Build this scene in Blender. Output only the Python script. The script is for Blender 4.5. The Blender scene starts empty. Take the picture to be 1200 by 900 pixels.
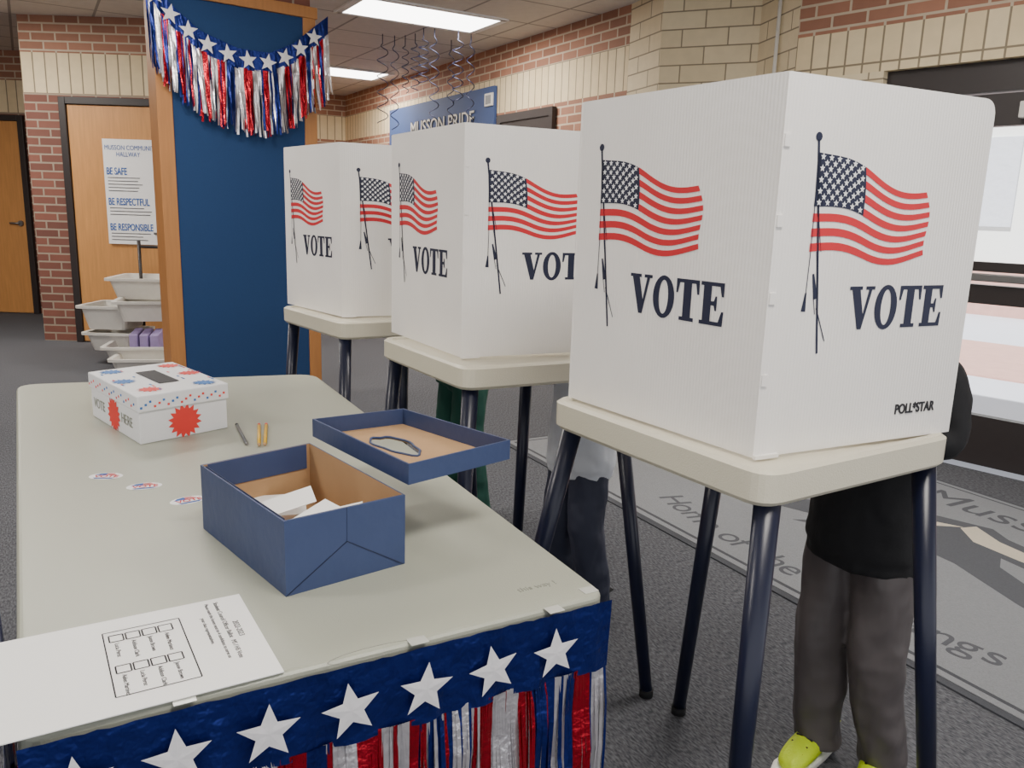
import bpy, bmesh, math, random
from mathutils import Vector, Matrix
random.seed(4)
C=bpy.context.collection
def srgb(c):
    return tuple(((x/255)/12.92 if x/255<=.04045 else ((x/255+.055)/1.055)**2.4) for x in c)+(1,)
# ---------------- materials ----------------
def mat(name,col,rough=.6,metal=0,var=.06,nscale=30,bump=0,bscale=200,emit=0,aniso=None,trans=0,spec=None,bdist=.004):
    m=bpy.data.materials.new(name);m.use_nodes=True
    nt=m.node_tree;n=nt.nodes;l=nt.links;b=n['Principled BSDF']
    tc=n.new('ShaderNodeTexCoord');mp=n.new('ShaderNodeMapping');l.new(tc.outputs['Object'],mp.inputs[0])
    if aniso: mp.inputs['Scale'].default_value=aniso
    nz=n.new('ShaderNodeTexNoise');nz.inputs['Scale'].default_value=nscale;nz.inputs['Detail'].default_value=4
    l.new(mp.outputs[0],nz.inputs[0])
    mx=n.new('ShaderNodeMix');mx.data_type='RGBA'
    c=srgb(col)
    mx.inputs[6].default_value=tuple(x*(1-var) for x in c[:3])+(1,)
    mx.inputs[7].default_value=tuple(min(1,x*(1+var)) for x in c[:3])+(1,)
    l.new(nz.outputs['Fac'],mx.inputs[0]);l.new(mx.outputs[2],b.inputs['Base Color'])
    b.inputs['Roughness'].default_value=rough;b.inputs['Metallic'].default_value=metal
    if spec is not None: b.inputs['Specular IOR Level'].default_value=spec
    if bump:
        n2=n.new('ShaderNodeTexNoise');n2.inputs['Scale'].default_value=bscale;l.new(mp.outputs[0],n2.inputs[0])
        bp=n.new('ShaderNodeBump');bp.inputs['Strength'].default_value=bump;bp.inputs['Distance'].default_value=bdist
        l.new(n2.outputs['Fac'],bp.inputs['Height']);l.new(bp.outputs[0],b.inputs['Normal'])
    if emit:
        b.inputs['Emission Color'].default_value=c;b.inputs['Emission Strength'].default_value=emit
    return m
def brick(name,c1,c2,mo,w,h,off=.5,ms=.008,rough=.75,bump=.5,freq=2):
    m=bpy.data.materials.new(name);m.use_nodes=True
    nt=m.node_tree;n=nt.nodes;l=nt.links;b=n['Principled BSDF']
    uv=n.new('ShaderNodeUVMap');t=n.new('ShaderNodeTexBrick')
    t.offset=off;t.offset_frequency=freq;t.inputs['Scale'].default_value=1
    t.inputs['Color1'].default_value=srgb(c1);t.inputs['Color2'].default_value=srgb(c2);t.inputs['Mortar'].default_value=srgb(mo)
    t.inputs['Brick Width'].default_value=w;t.inputs['Row Height'].default_value=h;t.inputs['Mortar Size'].default_value=ms
    t.inputs['Mortar Smooth'].default_value=.2
    l.new(uv.outputs[0],t.inputs[0])
    nz=n.new('ShaderNodeTexNoise');nz.inputs['Scale'].default_value=14;nz.inputs['Detail'].default_value=5;l.new(uv.outputs[0],nz.inputs[0])
    mx=n.new('ShaderNodeMix');mx.data_type='RGBA';mx.blend_type='MULTIPLY';mx.inputs[0].default_value=.18
    l.new(t.outputs[0],mx.inputs[6]);l.new(nz.outputs['Fac'],mx.inputs[7]);l.new(mx.outputs[2],b.inputs['Base Color'])
    b.inputs['Roughness'].default_value=rough
    bp=n.new('ShaderNodeBump');bp.inputs['Strength'].default_value=bump;bp.inputs['Distance'].default_value=.006;bp.invert=True
    l.new(t.outputs['Fac'],bp.inputs['Height']);l.new(bp.outputs[0],b.inputs['Normal'])
    return m
M={}
M['red']=brick('red_brick',(172,122,98),(146,102,82),(198,180,156),.21,.072)
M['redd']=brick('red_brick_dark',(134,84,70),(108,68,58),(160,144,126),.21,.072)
M['sold']=brick('blond_soldier_brick',(232,214,176),(224,204,164),(140,126,104),.105,.36,off=0,ms=.006)
M['blond']=brick('blond_block',(230,214,180),(221,204,168),(146,132,110),.31,.115,ms=.005,bump=.3)
M['tile']=brick('ceiling_tile',(222,217,210),(216,211,204),(155,151,147),.61,.61,off=0,ms=.012,bump=.2)
M['wood']=mat('oak_wood',(196,140,82),.45,var=.22,nscale=6,aniso=(9,9,.7))
M['wood2']=mat('oak_trim_wood',(176,120,68),.45,var=.2,nscale=6,aniso=(9,9,.7))
M['frame']=mat('dark_bronze_frame',(44,38,38),.45,var=.1)
M['bluefab']=mat('blue_fabric_panel',(28,60,104),.9,var=.12,nscale=120,bump=.3,bscale=400)
M['signblue']=mat('sign_blue',(58,78,124),.7)
M['posterblue']=mat('poster_blue',(40,90,165),.7)
M['white']=mat('white_print_paper',(238,238,238),.7,var=.01)
M['paper']=mat('paper_white',(246,245,243),.8,var=.01)
M['ink']=mat('black_ink',(35,35,40),.7)
M['navyink']=mat('navy_ink',(22,28,56),.6,var=.05)
M['redink']=mat('red_ink',(204,36,46),.6,var=.05)
M['tray']=mat('tray_plastic',(208,202,182),.42,var=.03,nscale=8,bump=.15,bscale=350)
M['leg']=mat('navy_painted_leg',(18,23,46),.32,var=.08)
M['table']=mat('table_plastic',(166,168,153),.36,var=.035,nscale=5,bump=.12,bscale=500)
M['metal']=mat('grey_metal',(130,130,130),.4,metal=.8)
M['navyfoil']=mat('navy_foil',(26,40,112),.28,metal=.7,var=.3,nscale=25,bump=.8,bscale=60)
M['redfoil']=mat('red_foil',(170,22,40),.25,metal=.75,var=.3,nscale=60,bump=.6,bscale=90)
M['silver']=mat('silver_foil',(225,222,226),.28,metal=.8,var=.1,nscale=60,bump=.5,bscale=90)
M['starf']=mat('silver_star',(228,226,228),.5,metal=.2,var=.04,bump=.3,bscale=60)
M['boxblue']=mat('blue_gift_wrap',(54,68,106),.5,var=.1,nscale=12,bump=.25,bscale=40)
M['card']=mat('brown_cardboard',(176,140,100),.85,var=.06)
M['boxwhite']=mat('white_carton',(228,228,230),.6,var=.02)
M['starblue']=mat('blue_print',(50,110,180),.6)
M['burst']=mat('red_print',(222,58,52),.6)
M['tape']=mat('clear_tape',(190,191,184),.2,var=.02)
M['yellow']=mat('yellow_pencil_paint',(215,170,40),.4)
M['greypen']=mat('grey_pen',(90,92,95),.4)
M['faint']=mat('faint_pencil',(140,142,130),.6)
M['bin']=mat('grey_tub_plastic',(216,213,206),.5)
M['purple']=mat('purple_pack',(160,142,192),.5,var=.2,nscale=20)
M['black']=mat('black_cloth',(20,20,23),.85,var=.2,bump=.4,bscale=40)
M['pants']=mat('charcoal_track_pants',(84,78,78),.5,var=.10,nscale=12,bump=.7,bscale=7,aniso=(1.6,1.6,.8),bdist=.03)
M['navypants']=mat('navy_track_pants',(46,50,68),.6,var=.12,nscale=12,bump=.7,bscale=7,aniso=(1.6,1.6,.8),bdist=.03)
M['green']=mat('dark_green_cloth',(26,74,62),.85,var=.12,nscale=12,bump=.7,bscale=7,aniso=(1.6,1.6,.8),bdist=.03)
M['shirt']=mat('pale_grey_shirt',(206,210,216),.85,bump=.6,bscale=8,bdist=.02)
M['skin']=mat('skin',(205,160,135),.55,var=.04)
M['hair']=mat('brown_hair',(52,36,26),.7,var=.3,nscale=60,aniso=(1,1,.1))
M['neon']=mat('neon_yellow_shoe',(205,232,30),.5,var=.08,nscale=60,bump=.5,bscale=200)
M['sole']=mat('shoe_sole',(235,235,230),.6)
M['eye']=mat('eye_dark',(30,22,20),.2)
M['swirl']=mat('swirl_foil',(38,42,66),.3,metal=.5)
M['matgrey']=mat('entrance_mat_fibre',(134,136,140),.95,var=.2,nscale=160,bump=.8,bscale=300)
M['matdark']=mat('entrance_mat_border',(72,74,80),.95,var=.2,nscale=150,bump=.6,bscale=300)
M['mattext']=mat('entrance_mat_lettering',(80,82,88),.95,var=.2,nscale=150)
M['matcream']=mat('entrance_mat_cream',(200,190,172),.95,var=.1,nscale=150)
M['pave']=mat('pavement',(196,198,206),.9,var=.06,nscale=3)
M['pbrick']=mat('pink_pavers',(190,150,138),.9,var=.15,nscale=8)
M['ext']=mat('exterior_wall',(238,240,234),.9,var=.03)
M['lamp']=mat('troffer_diffuser',(255,253,248),.5,emit=9,var=0)
def corr():
    m=bpy.data.materials.new('white_corrugated_board');m.use_nodes=True
    nt=m.node_tree;n=nt.nodes;l=nt.links;b=n['Principled BSDF']
    uv=n.new('ShaderNodeUVMap');w=n.new('ShaderNodeTexWave');w.inputs['Scale'].default_value=45;w.bands_direction='X'
    l.new(uv.outputs[0],w.inputs[0])
    nz=n.new('ShaderNodeTexNoise');nz.inputs['Scale'].default_value=5;l.new(uv.outputs[0],nz.inputs[0])
    mx=n.new('ShaderNodeMix');mx.data_type='RGBA';mx.inputs[6].default_value=srgb((233,229,224));mx.inputs[7].default_value=srgb((243,240,236))
    l.new(nz.outputs['Fac'],mx.inputs[0]);l.new(mx.outputs[2],b.inputs['Base Color'])
    bp=n.new('ShaderNodeBump');bp.inputs['Strength'].default_value=.3;bp.inputs['Distance'].default_value=.001
    l.new(w.outputs['Fac'],bp.inputs['Height']);l.new(bp.outputs[0],b.inputs['Normal']);b.inputs['Roughness'].default_value=.65
    return m
M['corr']=corr()
def carpet():
    m=bpy.data.materials.new('grey_carpet');m.use_nodes=True
    nt=m.node_tree;n=nt.nodes;l=nt.links;b=n['Principled BSDF']
    tc=n.new('ShaderNodeTexCoord');mp=n.new('ShaderNodeMapping');mp.inputs['Rotation'].default_value=(0,0,math.radians(-30));l.new(tc.outputs['Object'],mp.inputs[0])
    mp2=n.new('ShaderNodeMapping');mp2.inputs['Scale'].default_value=(1,.3,1);l.new(mp.outputs[0],mp2.inputs[0])
    nz=n.new('ShaderNodeTexNoise');nz.inputs['Scale'].default_value=190;nz.inputs['Detail'].default_value=3;l.new(mp2.outputs[0],nz.inputs[0])
    r=n.new('ShaderNodeValToRGB');r.color_ramp.elements[0].position=.35;r.color_ramp.elements[1].position=.68
    r.color_ramp.elements[0].color=srgb((70,71,76));r.color_ramp.elements[1].color=srgb((112,113,118))
    l.new(nz.outputs['Fac'],r.inputs[0]);l.new(r.outputs[0],b.inputs['Base Color'])
    bp=n.new('ShaderNodeBump');bp.inputs['Strength'].default_value=.5;bp.inputs['Distance'].default_value=.003
    l.new(nz.outputs['Fac'],bp.inputs['Height']);l.new(bp.outputs[0],b.inputs['Normal']);b.inputs['Roughness'].default_value=1
    b.inputs['Specular IOR Level'].default_value=.1
    return m
M['carpet']=carpet()
def glass():
    m=bpy.data.materials.new('window_glass');m.use_nodes=True
    nt=m.node_tree;n=nt.nodes;l=nt.links;n.clear()
    o=n.new('ShaderNodeOutputMaterial');t=n.new('ShaderNodeBsdfTransparent');g=n.new('ShaderNodeBsdfGlossy');g.inputs['Roughness'].default_value=.03
    fr=n.new('ShaderNodeFresnel');fr.inputs[0].default_value=1.3;x=n.new('ShaderNodeMixShader')
    l.new(fr.outputs[0],x.inputs[0]);l.new(t.outputs[0],x.inputs[1]);l.new(g.outputs[0],x.inputs[2]);l.new(x.outputs[0],o.inputs[0])
    return m
M['glass']=glass()
# ---------------- mesh helpers ----------------
def mesh(name,verts,faces,mats,mi=None,uvs=None,smooth=False):
    me=bpy.data.meshes.new(name);me.from_pydata([tuple(v) for v in verts],[],faces)
    for m in (mats if isinstance(mats,list) else [mats]): me.materials.append(m if not isinstance(m,str) else M[m])
    if mi:
        for p,i in zip(me.polygons,mi): p.material_index=i
    if uvs:
        ul=me.uv_layers.new(name='UVMap')
        for p in me.polygons:
            for li in p.loop_indices: ul.data[li].uv=uvs[me.loops[li].vertex_index]
    if smooth:
        for p in me.polygons: p.use_smooth=True
    me.update()
    o=bpy.data.objects.new(name,me);C.objects.link(o);return o
def group(name,loc,kids):
    e=bpy.data.objects.new(name,None);C.objects.link(e);e.location=loc;e.empty_display_size=.1
    for k in kids:
        k.parent=e;k.matrix_parent_inverse=Matrix.Translation(-Vector(loc))
    return e
def bevel(o,w=.005,s=2):
    b=o.modifiers.new('b','BEVEL');b.width=w;b.segments=s;b.limit_method='ANGLE';return o
def V(*a): return Vector(a)
def prism(name,pts,z0,z1,m,bv=0,seg=2):
    n=len(pts);vs=[(p[0],p[1],z0) for p in pts]+[(p[0],p[1],z1) for p in pts]
    area=sum(pts[i][0]*pts[(i+1)%n][1]-pts[(i+1)%n][0]*pts[i][1] for i in range(n))
    f=[list(range(n))[::-1],list(range(n,2*n))]+[[i,(i+1)%n,n+(i+1)%n,n+i] for i in range(n)]
    if area<0: f=[x[::-1] for x in f]
    o=mesh(name,vs,f,m)
    if bv: bevel(o,bv,seg)
    return o
def obox(name,o,ax,ay,az,m,bv=0):
    o,ax,ay,az=[Vector(v) for v in (o,ax,ay,az)]
    vs=[o,o+ax,o+ax+ay,o+ay,o+az,o+ax+az,o+ax+ay+az,o+ay+az]
    f=[[3,2,1,0],[4,5,6,7],[0,1,5,4],[1,2,6,5],[2,3,7,6],[3,0,4,7]]
    if ax.cross(ay).dot(az)<0: f=[x[::-1] for x in f]
    r=mesh(name,vs,f,m)
    if bv: bevel(r,bv)
    return r
def roundpoly(pts,r,seg=6):
    out=[];n=len(pts)
    for i in range(n):
        p=Vector(pts[i][:2]);a=(Vector(pts[i-1][:2])-p).normalized();b=(Vector(pts[(i+1)%n][:2])-p).normalized()
        ri=r[i] if isinstance(r,(list,tuple)) else r
        if ri==0: out.append(tuple(p));continue
        p0=p+a*ri;p1=p+b*ri
        for k in range(seg+1):
            t=k/seg;q=p0*(1-t)**2+p*2*t*(1-t)+p1*t*t;out.append((q.x,q.y))
    return out
def tube(name,p0,p1,r0,r1,m,n=16):
    p0=Vector(p0);p1=Vector(p1);d=(p1-p0).normalized()
    a=d.orthogonal().normalized();b=d.cross(a)
    vs=[];
    for p,r in ((p0,r0),(p1,r1)):
        for i in range(n):
            t=2*math.pi*i/n;vs.append(p+(a*math.cos(t)+b*math.sin(t))*r)
    f=[[i,(i+1)%n,n+(i+1)%n,n+i] for i in range(n)]+[list(range(n))[::-1],list(range(n,2*n))]
    o=mesh(name,vs,f,m,smooth=False)
    for p in o.data.polygons: p.use_smooth=len(p.vertices)==4
    return o
def curve(name,pts,r,m,cyc=False):
    cu=bpy.data.curves.new(name,'CURVE');cu.dimensions='3D';cu.bevel_depth=r;cu.bevel_resolution=2
    s=cu.splines.new('POLY');s.points.add(len(pts)-1)
    for i,p in enumerate(pts): s.points[i].co=(*p,1)
    s.use_cyclic_u=cyc;cu.materials.append(M[m])
    o=bpy.data.objects.new(name,cu);C.objects.link(o);return o
def text(name,body,size,o,xd,yd,m,align='LEFT',ext=.0004,sx=1,spacing=1,bold=0):
    cu=bpy.data.curves.new(name,'FONT');cu.body=body;cu.size=size;cu.extrude=ext;cu.align_x=align;cu.materials.append(M[m]);cu.space_line=spacing;cu.offset=bold
    ob=bpy.data.objects.new(name,cu);C.objects.link(ob)
    x=Vector(xd).normalized();y=Vector(yd).normalized();z=x.cross(y)
    mt=Matrix((x,y,z)).transposed().to_4x4();mt.translation=Vector(o)
    ob.matrix_world=mt@Matrix.Diagonal((sx,1,1,1));return ob
def wall(name,p0,p1,rects,th=.12):
    p0=Vector((*p0,0));p1=Vector((*p1,0));d=(p1-p0).normalized();n=Vector((d.y,-d.x,0))
    vs=[];fs=[];mi=[];uv=[];mats=[]
    for s0,s1,z0,z1,m in rects:
        if m not in mats: mats.append(m)
        k=len(vs);idx=mats.index(m)
        for off in (0,-th):
            for s,z in ((s0,z0),(s1,z0),(s1,z1),(s0,z1)):
                vs.append(p0+d*s+n*off+V(0,0,z));uv.append((s+(.5*off),z))
        q=[[0,1,2,3],[7,6,5,4],[0,4,5,1],[1,5,6,2],[2,6,7,3],[3,7,4,0]]
        fs+=[[k+i for i in f] for f in q];mi+=[idx]*6
    return mesh(name,vs,fs,[M[m] for m in mats],mi,uv)
e1=V(-.51,.86,0).normalized();e2=V(.86,.51,0).normalized()
CH=2.8
# ---------------- room ----------------
def flat(name,pts,z,m):
    return mesh(name,[(x,y,z) for x,y in pts],[list(range(len(pts)))],m,uvs=[((V(x,y,0)).dot(e2),(V(x,y,0)).dot(e1)) for x,y in pts])
E0=V(1.643,5.18,0);wd=V(.66,-.751,0).normalized();wn=V(wd.y,-wd.x,0)
E1=E0+wd*4.2
room=[(-7.5,-2.5),(E1.x,-2.5),(E1.x,E1.y),(E0.x,E0.y),(1.55,5.68),(.95,5.94),(.79,6.39),(-2.45,11.85),(-7.5,11.85)]
flo=prism('floor',room,-.05,0,'carpet')
ce=flat('ceiling',room[::-1],CH,'tile')
so=ce.modifiers.new('s','SOLIDIFY');so.thickness=.05;so.offset=-1
lw=(V(.79,6.39,0)-V(-2.45,11.85,0)).length
wall('wall_right_long',(-2.45,11.85),(.79,6.39),[(0,lw,0,2.2,'red'),(0,lw,2.2,2.52,'sold'),(0,lw,2.52,CH,'red')])
wall('wall_end',(-5.2,10.22),(-2.45,11.85),[(0,3.2,0,2.2,'red'),(0,3.2,2.2,2.52,'sold'),(0,3.2,2.52,CH,'red')])
cp=[(.79,6.39),(.95,5.94),(1.55,5.68),(1.643,5.18)]
vs=[];uv=[];acc=0
for i in range(4):
    if i: acc+=math.dist(cp[i],cp[i-1])
    vs+=[(cp[i][0],cp[i][1],0),(cp[i][0],cp[i][1],CH)];uv+=[(acc,0),(acc,CH)]
fs=[[2*i,2*i+2,2*i+3,2*i+1] for i in range(3)]
vs+=[(1.75,6.6,0),(1.75,6.6,CH)];uv+=[(acc+1,0),(acc+1,CH)]
fs+=[[6,8,9,7],[8,0,1,9]]
mesh('wall_column',vs,fs,'blond',uvs=uv)
tube('conduit_pipe',(1.585,5.40,0),(1.585,5.40,CH),.012,.012,'bin')
ob=[(0,.55,0,2.11,'blond'),(0,4.2,2.11,2.35,'sold'),(0,4.2,2.35,CH,'red'),(2.75,4.2,0,2.11,'red')]
wall('wall_entrance',(E0.x,E0.y),(E1.x,E1.y),ob,.2)
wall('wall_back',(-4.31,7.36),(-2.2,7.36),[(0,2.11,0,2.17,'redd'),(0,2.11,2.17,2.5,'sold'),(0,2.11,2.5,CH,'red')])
wall('wall_corridor_side',(-2.2,7.48),(-4.2,10.8),[(0,3.87,0,2.17,'red'),(0,3.87,2.17,2.5,'sold'),(0,3.87,2.5,CH,'red')])
wall('wall_recess_side',(-4.31,9.1),(-4.31,7.48),[(0,1.62,0,2.17,'red'),(0,1.62,2.17,2.5,'sold'),(0,1.62,2.5,CH,'red')])
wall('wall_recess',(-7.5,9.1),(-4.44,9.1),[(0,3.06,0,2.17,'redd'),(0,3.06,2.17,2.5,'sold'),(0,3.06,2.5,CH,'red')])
wall('wall_left',(-7.5,-2.5),(-7.5,9.1),[(0,11.6,0,2.17,'red'),(0,11.6,2.17,2.5,'sold'),(0,11.6,2.5,CH,'red')])
def door(name,x0,x1,y,zt,handle_left=True):
    k=[obox('frame_jamb_1',(x0-.06,y-.05,0),(.06,0,0),(0,.05,0),(0,0,zt+.06),'frame',.004),
       obox('frame_jamb_2',(x1,y-.05,0),(.06,0,0),(0,.05,0),(0,0,zt+.06),'frame',.004),
       obox('frame_head',(x0,y-.05,zt),(x1-x0,0,0),(0,.05,0),(0,0,.06),'frame',.004),
       obox('leaf',(x0+.003,y-.03,.01),(x1-x0-.006,0,0),(0,.03,0),(0,0,zt-.013),'wood',.003)]
    hx=x0+.06 if handle_left else x1-.06
    k+=[tube('knob_rose',(hx,y-.03,1.0),(hx,y-.05,1.0),.03,.03,'metal'),
        tube('lever',(hx,y-.055,1.0),(hx+(.11 if handle_left else -.11),y-.06,1.0),.01,.009,'metal')]
    return group(name,((x0+x1)/2,y,0),k)
door('door_1',-3.93,-3.05,7.36,2.08,False)
door('door_2',-6.3,-5.4,9.1,2.08,False)
py=7.31
X=V(1,0,0);Z=V(0,0,1)
k=[obox('sheet',(-3.63,py,.90),(.45,0,0),(0,.004,0),(0,0,.90),'white')]
k.append(text('heading','MUSSON COMMUNITY\n        HALLWAY',.056,(-3.615,py-.002,1.71),X,Z,'posterblue',sx=.8))
for zz,s in ((1.50,'BE SAFE'),(1.24,'BE RESPECTFUL'),(1.02,'BE RESPONSIBLE')):
    k.append(text('line_title',s,.085,(-3.61,py-.002,zz),X,Z,'posterblue',sx=.62,ext=.001,bold=.0012))
    for j in range(5 if zz>1.3 else 3):
        k.append(obox('text_line',(-3.60,py-.002,zz-.03-j*.028),(random.uniform(.25,.38),0,0),(0,.002,0),(0,0,.007),'greypen'))
group('hallway_rules_poster',(-3.42,py,.9),k)
# pillar
A=V(-2.155,5.015,0);Bp=V(-1.355,5.62,0);pd=(Bp-A).normalized();pn=V(pd.y,-pd.x,0);PW=(Bp-A).length
def onp(s,z,off=0): return A+pd*s+pn*off+V(0,0,z)
k=[]
core=wall('brick_core',(A-pn*.02+pd*.03).to_tuple()[:2],(Bp-pn*.02-pd*.02).to_tuple()[:2],[(0,PW-.05,0,2.5,'redd'),(0,PW-.05,2.5,CH,'redd')],.13)
k.append(core)
k.append(obox('fabric_panel',onp(.09,.06,-.02),pd*(PW-.17),pn*.03,V(0,0,2.40),'bluefab'))
k.append(obox('post_left',onp(0,0,-.16),pd*.09,pn*.18,V(0,0,2.47),'wood2',.004))
k.append(obox('post_right',onp(PW-.085,0,-.16),pd*.085,pn*.18,V(0,0,2.47),'wood2',.004))
k.append(obox('header',onp(-.01,2.46,-.16),pd*(PW+.02),pn*.19,V(0,0,.07),'wood2',.004))
k.append(obox('base_rail',onp(.09,0,-.02),pd*(PW-.175),pn*.035,V(0,0,.07),'wood2'))
group('fabric_clad_pillar',((A+Bp)/2-pn*.06).to_tuple(),k)
# ---------------- fringe garland ----------------
def starpts(r,ri=.45,rot=math.pi/2,n=5):
    return [((r if i%2==0 else r*ri)*math.cos(rot+math.pi*i/n),(r if i%2==0 else r*ri)*math.sin(rot+math.pi*i/n)) for i in range(2*n)]
def garland(name,path,n,bandh,starr,starstep,fl,stripw=.009,cell=.045,cols=('silver','redfoil'),flare=.02):
    path=[Vector(p) for p in path];n=Vector(n).normalized()
    L=[0]
    for a,b in zip(path,path[1:]): L.append(L[-1]+(b-a).length)
    def at(s):
        s=max(0,min(L[-1],s))
        for i in range(len(path)-1):
            if s<=L[i+1] or i==len(path)-2:
                t=(s-L[i])/(L[i+1]-L[i]);return path[i].lerp(path[i+1],t),(path[i+1]-path[i]).normalized()
    kids=[]
    vs=[];fs=[];N=int(L[-1]/.012)
    for i in range(N+1):
        p,d=at(L[-1]*i/N)
        w=math.sin(i*.9)*.003+random.uniform(-.0015,.0015)
        for j in range(4):
            vs.append(p+n*(.004+w*(j/3)+random.uniform(0,.002))+V(0,0,-bandh*j/3+random.uniform(-.001,.001)))
    for i in range(N):
        for j in range(3): fs.append([i*4+j,i*4+j+1,(i+1)*4+j+1,(i+1)*4+j])
    kids.append(mesh('foil_band',vs,fs,'navyfoil'))
    vs=[];fs=[];s=starstep*.5
    while s<L[-1]-starr*.6:
        p,d=at(s);rot=math.pi/2+random.uniform(-.2,.2)
        dd=(d*V(1,1,0)).normalized();c=p+n*.013+V(0,0,-bandh*.52);k0=len(vs)
        vs.append(c+n*.001)
        for x,y in starpts(starr,.42,rot): vs.append(c+dd*x+V(0,0,1)*y)
        fs+=[[k0,k0+1+i,k0+1+(i+1)%10] for i in range(10)]
        s+=starstep
    kids.append(mesh('stars',vs,fs,'starf'))
    vs=[];fs=[];mi=[];s=0;mats=['silver','redfoil','navyfoil']
    while s<L[-1]:
        p,d=at(s);dd=(d*V(1,1,0)).normalized()
        c=cols[int(s/cell)%len(cols)];
        if random.random()<.22: c=random.choice(mats)
        idx=mats.index(c);w=stripw*random.uniform(.6,1.2);le=fl*random.uniform(.92,1.05)
        sway=random.uniform(-.02,.02);out=random.uniform(0,flare);tw=random.uniform(-1,1);k0=len(vs);sg=6
        for j in range(sg+1):
            t=j/sg;ang=tw*1.2*t+.3*math.sin(j*1.7+s*90)
            wv=(dd*math.cos(ang)+n*math.sin(ang))*w*.5
            c0=p+V(0,0,-bandh*.92-le*t)+n*(.004+out*t+.004*math.sin(j*2+s*50))+dd*sway*t*t
            vs+=[c0-wv,c0+wv]
        for j in range(sg): fs.append([k0+2*j,k0+2*j+1,k0+2*j+3,k0+2*j+2]);mi.append(idx)
        s+=stripw*random.uniform(.4,.7)
    kids.append(mesh('foil_fringe',vs,fs,mats,mi))
    return group(name,(path[len(path)//2]).to_tuple(),kids)
garland('star_fringe_garland',[onp(-.03,2.55,.035),onp(.10,2.40,.04),onp(.26,2.28,.045),onp(.48,2.21,.05),onp(.68,2.21,.05),onp(.84,2.29,.045),onp(.97,2.40,.04),onp(1.08,2.49,.035)],pn,.12,.058,.125,.39,.012,.055,('navyfoil','silver','redfoil','silver','redfoil'),.05)
# ---------------- ceiling lights ----------------
def troffer(cx,cy,hl=.61,hw=.305):
    c=V(cx,cy,CH)
    d=mesh('diffuser',[c+e2*a*hl*.95+e1*b*hw*.92+V(0,0,-.012) for a,b in ((-1,-1),(-1,1),(1,1),(1,-1))],[[0,1,2,3]],'lamp')
    kk=[d]
    for a,b,l1,l2 in ((-1,0,.03,hw),(1,0,.03,hw),(0,-1,hl,.025),(0,1,hl,.025)):
        o=c+e2*(a*hl*.98-l1/1)+e1*(b*hw*.96-l2)+V(0,0,-.015)
        kk.append(obox('trim',o,e2*2*l1,e1*2*l2,V(0,0,.014),'white'))
    return group('ceiling_light_panel',(cx,cy,CH-.02),kk)
for cx,cy in ((-.81,6.93),(-2.15,9.75),(1.2,3.2),(-1.9,3.6),(-4.6,6.0),(.6,.4),(-2.8,.8),(-5.6,3.0)): troffer(cx,cy)
def area(x,y,z,sx,sy,pw,rot=(0,0,0),col=(1,.925,.83)):
    l=bpy.data.lights.new('ceiling_lamp','AREA');l.shape='RECTANGLE';l.size=sx;l.size_y=sy;l.energy=pw;l.color=col
    o=bpy.data.objects.new('ceiling_lamp',l);C.objects.link(o);o.location=(x,y,z);o.rotation_euler=rot
for cx,cy,p in ((-.81,6.93,60),(-2.15,9.75,50),(1.2,3.2,28),(-1.9,3.6,40),(-4.6,6.0,66),(.6,.4,38),(-2.8,.8,42)): area(cx,cy,CH-.04,1.1,.55,p,(0,0,math.radians(30.7)))
# ---------------- sign on long wall ----------------
ld=(V(.79,6.39,0)-V(-2.45,11.85,0)).normalized();ln=V(ld.y,-ld.x,0)
s0=V(-1.56,10.35,0);s1=V(-.22,8.09,0)
k=[obox('board',s0+ln*.01+V(0,0,1.5),(s1-s0),ln*.03,V(0,0,.95),'signblue')]
k.append(text('lettering','MUSSON PRIDE',.20,s0+(s1-s0)*.25+ln*.045+V(0,0,2.12),ld,Z,'greypen',ext=.004,sx=1.15,bold=.004))
k.append(text('lettering_face','MUSSON PRIDE',.20,s0+(s1-s0)*.25+ln*.051+V(0,0,2.12),ld,Z,'bin',ext=.001,sx=1.15))
group('school_pride_sign',(s0+s1)/2+V(0,0,1.5),k)
k=[]
for px in (.0,.9):
    o=V(.79,6.39,0)-ld*(1.0+px)+ln*.01
    k.append(obox('frame_side',o,ld*.06,ln*.04,V(0,0,2.1),'frame'))
k.append(obox('frame_head',V(.79,6.39,0)-ld*1.9+ln*.01+V(0,0,2.1),ld*.96,ln*.04,V(0,0,.07),'frame'))
k.append(obox('leaf',V(.79,6.39,0)-ld*1.84+ln*.008,ld*.84,ln*.03,V(0,0,2.1),'frame'))
group('door_3',(V(.79,6.39,0)-ld*1.4).to_tuple(),k)
so_=V(.79,6.39,0)-ld*2.15+ln*.005
group('wall_speaker',so_+V(0,0,2.3),[obox('case',so_+V(0,0,2.27),ld*.16,ln*.05,V(0,0,.12),'bin',.006),obox('grille',so_+ld*.03+ln*.05+V(0,0,2.29),ld*.10,ln*.003,V(0,0,.08),'greypen')])
k=[]
for i in range(9):
    x=-1.25+i*.1;y=7.6+random.uniform(-.3,.3);ph=random.random()*6;R=random.uniform(.03,.05);top=CH;ln2=random.uniform(.35,.75)
    pts=[(x,y,top)]+[(x+R*math.cos(ph+t*.45)*min(1,t/6),y+R*math.sin(ph+t*.45)*min(1,t/6),top-.08-ln2*t/70) for t in range(71)]
    k.append(curve('swirl',pts,.0042,'swirl'))
group('hanging_swirl_decoration',(-.8,7.6,2.4),k)
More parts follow.
